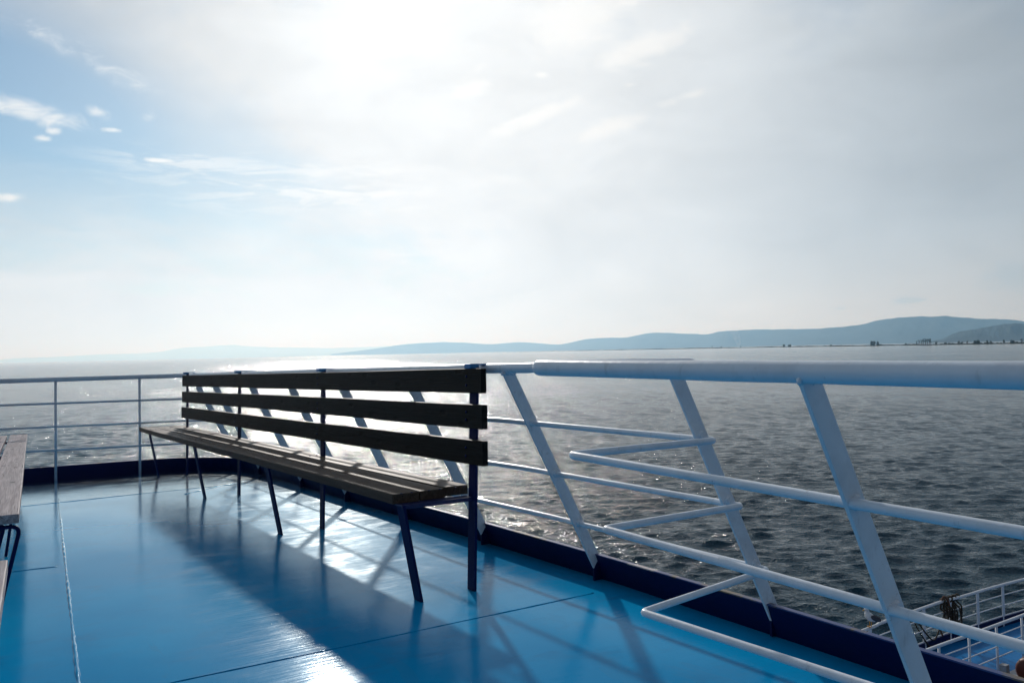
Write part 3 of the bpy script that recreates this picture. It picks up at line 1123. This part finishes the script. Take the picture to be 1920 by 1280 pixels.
def scrub():
    g = np.random.default_rng(77)
    px = np.concatenate([g.uniform(915, 1350, 3200), g.uniform(1200, 2330, 7000)])
    P, S = [], []
    hs = 1.9 + 1.1 * fbm(px * 0.11, 3, 5) + 0.7 * fbm(px * 0.9, 8, 3)
    for p, h in zip(px, hs):
        tp = min(1.0, max(0.15, (p - 905) / 200))
        h = max(0.5, h) * tp
        q = shore_pt(p, (26 + g.uniform(0, 60)) * tp + 14, 0)
        q[2] = 1.0 * tp + g.uniform(0.1, 1.0) * h
        P.append(q)
        S.append(g.uniform(0.7, 1.5) * (0.5 + 0.5 * tp) * (1.6 if p < 1350 else 1.0))
    v = leaves(np.array(P), np.array(S), g)
    o = np_mesh('shore_scrub', v, np.arange(len(v)).reshape(-1, 4), M['leaf'], False)
    tag(o, 'dark reed and scrub fringe along the spit', 'scrub', None, 'stuff')


scrub()


def tree(px, h, w, base, label, seed, clump=9, group='trees on the far spit', bare=0.32):
    g = np.random.default_rng(seed)
    p = shore_pt(px, 30, 1.0)
    root = empty('tree', Matrix.Translation(p), label, 'tree', group)
    # trunk with limbs
    tk = 2.2 if bare > 0.3 else 1.2
    b = MB()
    lean = g.normal(0, 0.03, 2)
    top = Vector((lean[0] * h, lean[1] * h, h * 0.82))
    b.tube([(0, 0, -0.6), tuple(top * 0.5 + Vector((g.normal(0, 0.1), 0, 0))), tuple(top)], 0.2, 7, True, [0.045 * tk * h ** 0.8, 0.03 * tk * h ** 0.8, 0.012 * h ** 0.8])
    cen = []
    for k in range(clump):
        z = h * (bare + (0.92 - bare) * (k + 0.5) / clump)
        rad = w * 0.5 * math.sin(math.pi * min(0.97, max(0.12, (z / h - bare) / (1.04 - bare)))) ** 0.6
        a_ = g.uniform(0, 6.28)
        c = Vector((math.cos(a_) * rad * 0.62, math.sin(a_) * rad * 0.62, z))
        cen.append((c, 0.42 * w * 0.5 + 0.3 * rad))
        b.tube([tuple(top * min(0.9, z / h * 0.75)), tuple(c)], 0.06, 5, True, [0.012 * h ** 0.8, 0.005 * h ** 0.8])
    b.build('trunk', M['bark'], root)
    P, S = [], []
    for c, r in cen:
        n = 46
        d = g.normal(0, 1, (n, 3))
        d /= np.linalg.norm(d, axis=1)[:, None]
        rr = r * g.uniform(0.35, 1.08, n) ** 0.7
        P.append(np.array(c) + d * rr[:, None] * np.array([1, 1, 0.8]))
        S.append(g.uniform(0.10, 0.24, n) * r)
    v = leaves(np.vstack(P), np.concatenate(S), g)
    np_mesh('crown', v, np.arange(len(v)).reshape(-1, 4), M['leaf'], False, root)
    return root


# px, height m, width m, label
TREES = [
    (1335, 11, 5.0, 'small lone tree at the left of the spit, left of the smoke plume'),
    (1352, 6, 7.5, 'low round bush just right of the small lone tree on the spit'),
    (1470, 9, 9.0, 'left half of the low twin bush in the middle of the spit'),
    (1481, 7.5, 12.0, 'right half of the low twin bush in the middle of the spit'),
    (1558, 5.0, 7.0, 'lowest bush on the spit, between the twin bush and the square clump'),
    (1635, 14, 9.5, 'taller left tree of the square clump on the spit'),
    (1639, 14, 9.0, 'dense middle tree of the square clump on the spit'),
    (1645.5, 12.5, 8.0, 'lower right tree of the square clump on the spit'),
    (1699, 6, 5.0, 'single small bush left of the tall tree row'),
    (1719, 12.5, 4.2, 'thin detached tree at the left end of the tall row'),
    (1723.5, 14, 5.0, None), (1727.5, 14.5, 5.0, None), (1731.5, 17, 5.6, None), (1735.5, 17.5, 5.6, None), (1739, 17, 5.4, None),
    (1742.5, 16.5, 5.4, None), (1745.5, 17, 5.2, None),
    (1756, 8, 7.0, 'bush just right of the tall tree row'),
    (1773, 6, 6.0, 'second and smaller bush right of the tall tree row'),
    (1798, 9, 6.0, 'rounded tree right of the two bushes on the right spit'),
    (1804, 6.5, 6.5, 'low bush leaning against a rounded tree on the right spit'),
    (1814, 9.0, 4.6, 'slim tree standing alone between rounded trees on the right spit'),
    (1828, 9, 9.0, 'left tree of the wide dark clump on the right spit'),
    (1834, 10.5, 8.0, 'tallest right tree of the wide dark clump on the right spit'),
    (1852, 9.5, 6.0, 'tree right of the wide dark clump, with a lower one beside it'),
    (1858, 7.0, 6.0, 'lower companion of the tree right of the wide clump'),
    (1882, 10, 6.0, 'leaning tree near the right edge of the spit'),
    (1898, 7.5, 10.0, 'broad low thicket near the right edge of the spit'),
    (1916, 12, 5.5, 'tall tree at the very right end of the spit'),
]
for i, (px, h, w, lab) in enumerate(TREES):
    tall = lab is None
    dk = float(np.interp(px, SH_PX, SH_D)) / 2400.0
    tree(px, h * (1.15 if tall else 1.08) * (dk ** 0.35), w * (dk ** 0.35), None, lab or 'tall slender tree in the dense dark row with bare trunks', 100 + i, 8 if w < 8 else 11,
         'slender trees of the tall row' if tall else 'trees on the far spit', 0.34 if tall else 0.12)


def beacon():
    p = shore_pt(1389, 22, 0.8)
    root = empty('beacon_tower', Matrix.Translation(p), 'thin dark marker post on the spit beside the smoke plume', 'post')
    b = MB()
    b.tube([(0, 0, -1), (0, 0, 9.5)], 1.3, 12, True, [1.7, 1.2])
    b.build('shaft', M['black'], root)
    c = MB()
    c.tube([(0, 0, 9.5), (0, 0, 10.6)], 1.6, 12, True, [1.7, 1.5])
    c.build('cap', M['black'], root)


beacon()


def smoke():
    p = shore_pt(1384, 700, 0.5)
    b = MB()
    pts, rad = [], []
    for k in range(16):
        f = k / 15
        pts.append((-28 * f ** 1.3 + 6 * math.sin(f * 7), 0, 2 + 150 * f))
        rad.append(7 + 34 * f ** 0.8)
    b.tube(pts, 10, 16, True, rad)
    m, t = material('smoke_plume')
    o = t.n('ShaderNodeTexCoord').outputs['Object']
    z = t.n('ShaderNodeSeparateXYZ', {0: o}).outputs[2]
    fade = t.smooth(z, 0.0, 145.0, 1.0, 0.0)
    n = t.noise(o, 0.035, 3)
    den = t.m('MULTIPLY', t.m('MULTIPLY', fade, t.smooth(n, 0.3, 0.7)), 0.010)
    vol = t.n('ShaderNodeVolumePrincipled', {'Color': rgb(0.95, 0.95, 0.95), 'Density': den})
    t.n('ShaderNodeOutputMaterial', {'Volume': vol.outputs[0]})
    ob = b.build('smoke', m, None, Matrix.Translation(p))
    tag(ob, 'thin white smoke plume rising behind the spit', 'smoke', None, 'stuff')


smoke()


# ------------------------------------------------------------------ haze
def haze():
    b = MB()
    b.box((-106000, -9000, -1.6), (106000, 106000, 1450))
    m, t = material('sea_haze')
    vol = t.n('ShaderNodeVolumePrincipled', {'Color': rgb(0.37, 0.68, 1.0), 'Absorption Color': rgb(1, 1, 1), 'Density': 4.4e-5, 'Anisotropy': 0.48})
    t.n('ShaderNodeOutputMaterial', {'Volume': vol.outputs[0]})
    o = b.build('haze', m)
    tag(o, 'pale sea haze', None, None, 'stuff')


HAZE = True
if HAZE:
    haze()


# ------------------------------------------------------------------ sky and sun
def world():
    w = bpy.data.worlds.new('World')
    SC.world = w
    w.use_nodes = True
    t = NT(w.node_tree)
    d = t.n('ShaderNodeTexCoord').outputs['Generated']
    sky = t.n('ShaderNodeTexSky', None, sky_type='NISHITA', sun_disc=False, sun_elevation=SUN_EL, sun_rotation=SUN_AZ,
              air_density=1.0, dust_density=0.3, ozone_density=3.0)
    base = t.n('ShaderNodeVectorMath', {0: sky.outputs[0], 'Scale': 0.068}, operation='SCALE').outputs[0]
    sx = t.n('ShaderNodeSeparateXYZ', {0: d})
    az = t.m('ARCTAN2', sx.outputs[0], sx.outputs[1])
    el = t.m('ARCSINE', sx.outputs[2])
    ae = t.n('ShaderNodeCombineXYZ', {0: az, 1: el, 2: 0.0}).outputs[0]
    # cloud sheet coordinates, so the streaks shrink towards the horizon
    zc = t.m('ADD', t.m('MAXIMUM', sx.outputs[2], 0.0), 0.09)
    pl = t.n('ShaderNodeCombineXYZ', {0: t.m('DIVIDE', sx.outputs[0], zc), 1: t.m('DIVIDE', sx.outputs[1], zc), 2: 0.0}).outputs[0]
    cosg = t.v('DOT_PRODUCT', d, tuple(SUN_DIR))
    gam = t.m('ARCCOSINE', t.m('MINIMUM', cosg, 0.99999))

    def gauss(x, s):
        q = t.m('DIVIDE', x, s)
        return t.m('EXPONENT', t.m('MULTIPLY', t.m('MULTIPLY', q, q), -1.0))

    def blob(px, py, sx_, sy_, rot=0.0):
        q = sea_dir(px, py)
        q = q / np.linalg.norm(q)
        a0, e0 = math.atan2(q[0], q[1]), math.asin(q[2])
        da = t.m('SUBTRACT', az, a0)
        de = t.m('SUBTRACT', el, e0)
        c, s = math.cos(rot), math.sin(rot)
        u = t.m('ADD', t.m('MULTIPLY', da, c), t.m('MULTIPLY', de, s))
        v = t.m('SUBTRACT', t.m('MULTIPLY', de, c), t.m('MULTIPLY', da, s))
        u = t.m('DIVIDE', u, sx_ / F)
        v = t.m('DIVIDE', v, sy_ / F)
        return t.m('EXPONENT', t.m('MULTIPLY', t.m('ADD', t.m('MULTIPLY', u, u), t.m('MULTIPLY', v, v)), -1.0))

    # veil of thin high cloud, lit through from behind
    lum = t.m('ADD', t.m('MULTIPLY', gauss(gam, 1.4), 0.58), t.m('MULTIPLY', gauss(gam, 0.11), 0.14))
    lum = t.m('ADD', lum, t.m('MULTIPLY', gauss(gam, 0.60), 0.18))
    lum = t.m('ADD', lum, 0.11)
    lum = t.m('MULTIPLY', lum, t.m('ADD', 1.0, t.m('MULTIPLY', gauss(gam, 1.2), 0.10)))
    lum = t.m('ADD', lum, t.m('MULTIPLY', t.m('MULTIPLY', t.smooth(el, 0.17, 0.0), gauss(gam, 0.9)), 0.12))
    lum = t.m('MULTIPLY', lum, t.m('SUBTRACT', 1.0, t.m('MULTIPLY', blob(2000, 30, 420, 380), 0.36)))
    lum = t.m('MULTIPLY', lum, t.m('SUBTRACT', 1.0, t.m('MULTIPLY', blob(20, 60, 420, 330), 0.34)))
    n1 = t.noise(pl, 0.55, 6, 0.62, 0.6)
    n2 = t.noise(t.scale(pl, (1.0, 0.35, 1)), 1.3, 6, 0.6, 0.8)
    n3 = t.noise(t.scale(ae, (1.0, 2.4, 1), (3, 1, 0)), 6.0, 5, 0.55, 0.4)
    lumn = t.m('MULTIPLY', lum, t.m('ADD', 0.82, t.m('MULTIPLY', n3, 0.36)))
    tint = t.mix(t.smooth(gam, 0.18, 0.85), rgb(0.99, 1.0, 0.995), rgb(0.83, 0.96, 1.08))
    tint = t.mix(t.m('MULTIPLY', t.smooth(el, 0.14, 0.0), 0.9), tint, rgb(0.975, 1.0, 1.005))
    veil = t.n('ShaderNodeVectorMath', {0: tint, 'Scale': lumn}, operation='SCALE').outputs[0]
    cov = t.m('ADD', 0.56, t.m('MULTIPLY', t.smooth(t.m('ADD', t.m('MULTIPLY', n1, 0.6), t.m('MULTIPLY', n2, 0.4)), 0.36, 0.62), 0.62))
    hole = t.m('MAXIMUM', blob(20, 180, 390, 160, -0.25), t.m('MULTIPLY', blob(170, 280, 420, 90, -0.1), 0.7))
    cov = t.m('MULTIPLY', cov, t.m('SUBTRACT', 1.0, t.m('MINIMUM', t.m('MULTIPLY', hole, 1.25), 1.0)))
    gap = t.m('MAXIMUM', blob(1172, 55, 62, 60), t.m('MAXIMUM', blob(1095, 292, 110, 26, 0.1), blob(930, 212, 75, 24, 0.2)))
    gap = t.m('MAXIMUM', gap, t.m('MULTIPLY', blob(1600, 60, 220, 120, 0.3), 0.7))
    cov = t.m('MULTIPLY', cov, t.m('SUBTRACT', 1.0, t.m('MULTIPLY', gap, 0.40)))
    cov = t.m('ADD', cov, t.m('MULTIPLY', blob(1480, 330, 480, 260), 0.7), None, True)
    cov = t.m('ADD', cov, t.m('MULTIPLY', blob(700, 150, 620, 200), 0.35), None, True)
    cov = t.m('ADD', cov, t.m('MULTIPLY', t.smooth(el, 0.10, 0.0), 0.5), None, True)
    cov = t.m('MULTIPLY', cov, t.smooth(el, 0.45, 0.85, 1.0, 0.5))
    base = t.mix(1.0, base, rgb(0.80, 0.98, 1.04), 'MULTIPLY')
    col = t.mix(cov, base, veil)

    # bright small clouds: wisps in bands, and a few placed where the photograph has them
    wn = t.noise(t.scale(ae, (1.0, 5.5, 1), (4.3, 1.7, 0)), 13.0, 6, 0.62, 0.5)
    band = t.m('ADD', t.m('MULTIPLY', blob(640, 352, 300, 42), 1.0), t.m('MULTIPLY', blob(330, 300, 110, 16), 0.6))
    wisps = t.m('MULTIPLY', t.smooth(wn, 0.45, 0.60), t.m('MINIMUM', band, 1.0))
    pn = t.noise(t.scale(ae, (1.0, 1.9, 1), (1.3, 2.7, 0)), 26.0, 6, 0.66, 0.7)
    puffs = None
    for (px, py, a_, b2, rot, k) in ((60, 208, 78, 20, -0.12, 1.0), (104, 247, 13, 8, 0, 1.0), (84, 260, 16, 6, 0, 0.9), (213, 244, 18, 5, 0, 1.0), (185, 212, 26, 12, -0.3, 0.7), (280, 217, 16, 18, -0.8, 0.6),
                                (298, 301, 28, 5, 0, 1.0), (18, 370, 30, 8, 0.15, 1.0), (1075, 42, 95, 52, 0.25, 1.2), (1180, 5, 30, 8, 0, 0.9), (1205, 90, 110, 28, 0.3, 1.0), (1190, 115, 40, 14, 0, 0.8),
                                (885, 167, 55, 18, 0.15, 1.0), (1000, 222, 100, 16, 0.32, 1.1), (1135, 242, 85, 18, 0.22, 1.1), (1015, 141, 14, 6, 0, 0.8), (1178, 160, 18, 6, 0, 0.7), (1290, 182, 80, 13, 0.2, 0.6), (900, 128, 30, 10, 0.4, 0.6),
                                (170, 112, 190, 22, -0.38, 0.45), (1160, 285, 40, 8, 0.1, 0.5)):
        g = t.m('MULTIPLY', blob(px, py, a_, b2, rot), k)
        puffs = g if puffs is None else t.m('MAXIMUM', puffs, g)
    pm = t.smooth(t.m('ADD', t.m('MULTIPLY', puffs, 0.75), t.m('MULTIPLY', t.m('SUBTRACT', pn, 0.5), 1.15)), 0.18, 0.85)
    pm = t.m('MULTIPLY', pm, t.m('MINIMUM', t.m('MULTIPLY', puffs, 3.0), 1.0))
    bright = t.m('ADD', t.m('MULTIPLY', gauss(gam, 0.6), 0.42), 0.66)
    wc = t.n('ShaderNodeVectorMath', {0: (1.0, 0.99, 0.96), 'Scale': bright}, operation='SCALE').outputs[0]
    mk = t.m('MULTIPLY', t.m('MAXIMUM', t.m('MULTIPLY', wisps, 0.62), t.m('MULTIPLY', pm, 0.80)), 1.0, None, True)
    col = t.mix(mk, col, wc)
    # grey undersides over the right shore
    gn = t.m('MAXIMUM', blob(1705, 563, 34, 7), t.m('MAXIMUM', t.m('MULTIPLY', blob(1900, 520, 70, 35), 0.8), t.m('MULTIPLY', blob(1575, 578, 18, 4), 0.6)))
    gm = t.m('MULTIPLY', t.smooth(t.m('ADD', gn, t.m('MULTIPLY', t.m('SUBTRACT', pn, 0.5), 0.8)), 0.25, 0.9), 0.5)
    col = t.mix(gm, col, rgb(0.36, 0.46, 0.55))
    bg = t.n('ShaderNodeBackground', {'Color': col, 'Strength': 1.0})
    t.n('ShaderNodeOutputWorld', {'Surface': bg.outputs[0]})


world()

sl = bpy.data.lights.new('sun', 'SUN')
sl.energy = 2.4
sl.angle = math.radians(1.8)
sl.color = (1.0, 0.985, 0.96)
so = bpy.data.objects.new('sun', sl)
link(so)
so.rotation_euler = Vector(SUN_DIR).to_track_quat('Z', 'Y').to_euler()
so.location = (0, 0, 60)

# ------------------------------------------------------------------ camera
cam = bpy.data.cameras.new('camera')
cam.sensor_fit = 'HORIZONTAL'
cam.sensor_width = 36.0
cam.lens = F / 1920.0 * 36.0
cam.clip_start = 0.05
cam.clip_end = 400000.0
co = bpy.data.objects.new('camera', cam)
link(co)
rx, up, bk = FS @ np.array([1, 0, 0.0]), FS @ np.array([0, -1, 0.0]), FS @ np.array([0, 0, -1.0])
co.matrix_world = Matrix([[rx[0], up[0], bk[0], 0], [rx[1], up[1], bk[1], 0], [rx[2], up[2], bk[2], EYE_SEA], [0, 0, 0, 1]])
SC.camera = co

SC.view_settings.view_transform = 'Standard'
SC.view_settings.look = 'None'
SC.view_settings.exposure = 0.0
SC.view_settings.gamma = 1.0
SC.render.engine = 'CYCLES'
SC.cycles.use_denoising = True
SC.cycles.max_bounces = 8
SC.cycles.volume_bounces = 1
SC.cycles.sample_clamp_indirect = 6.0
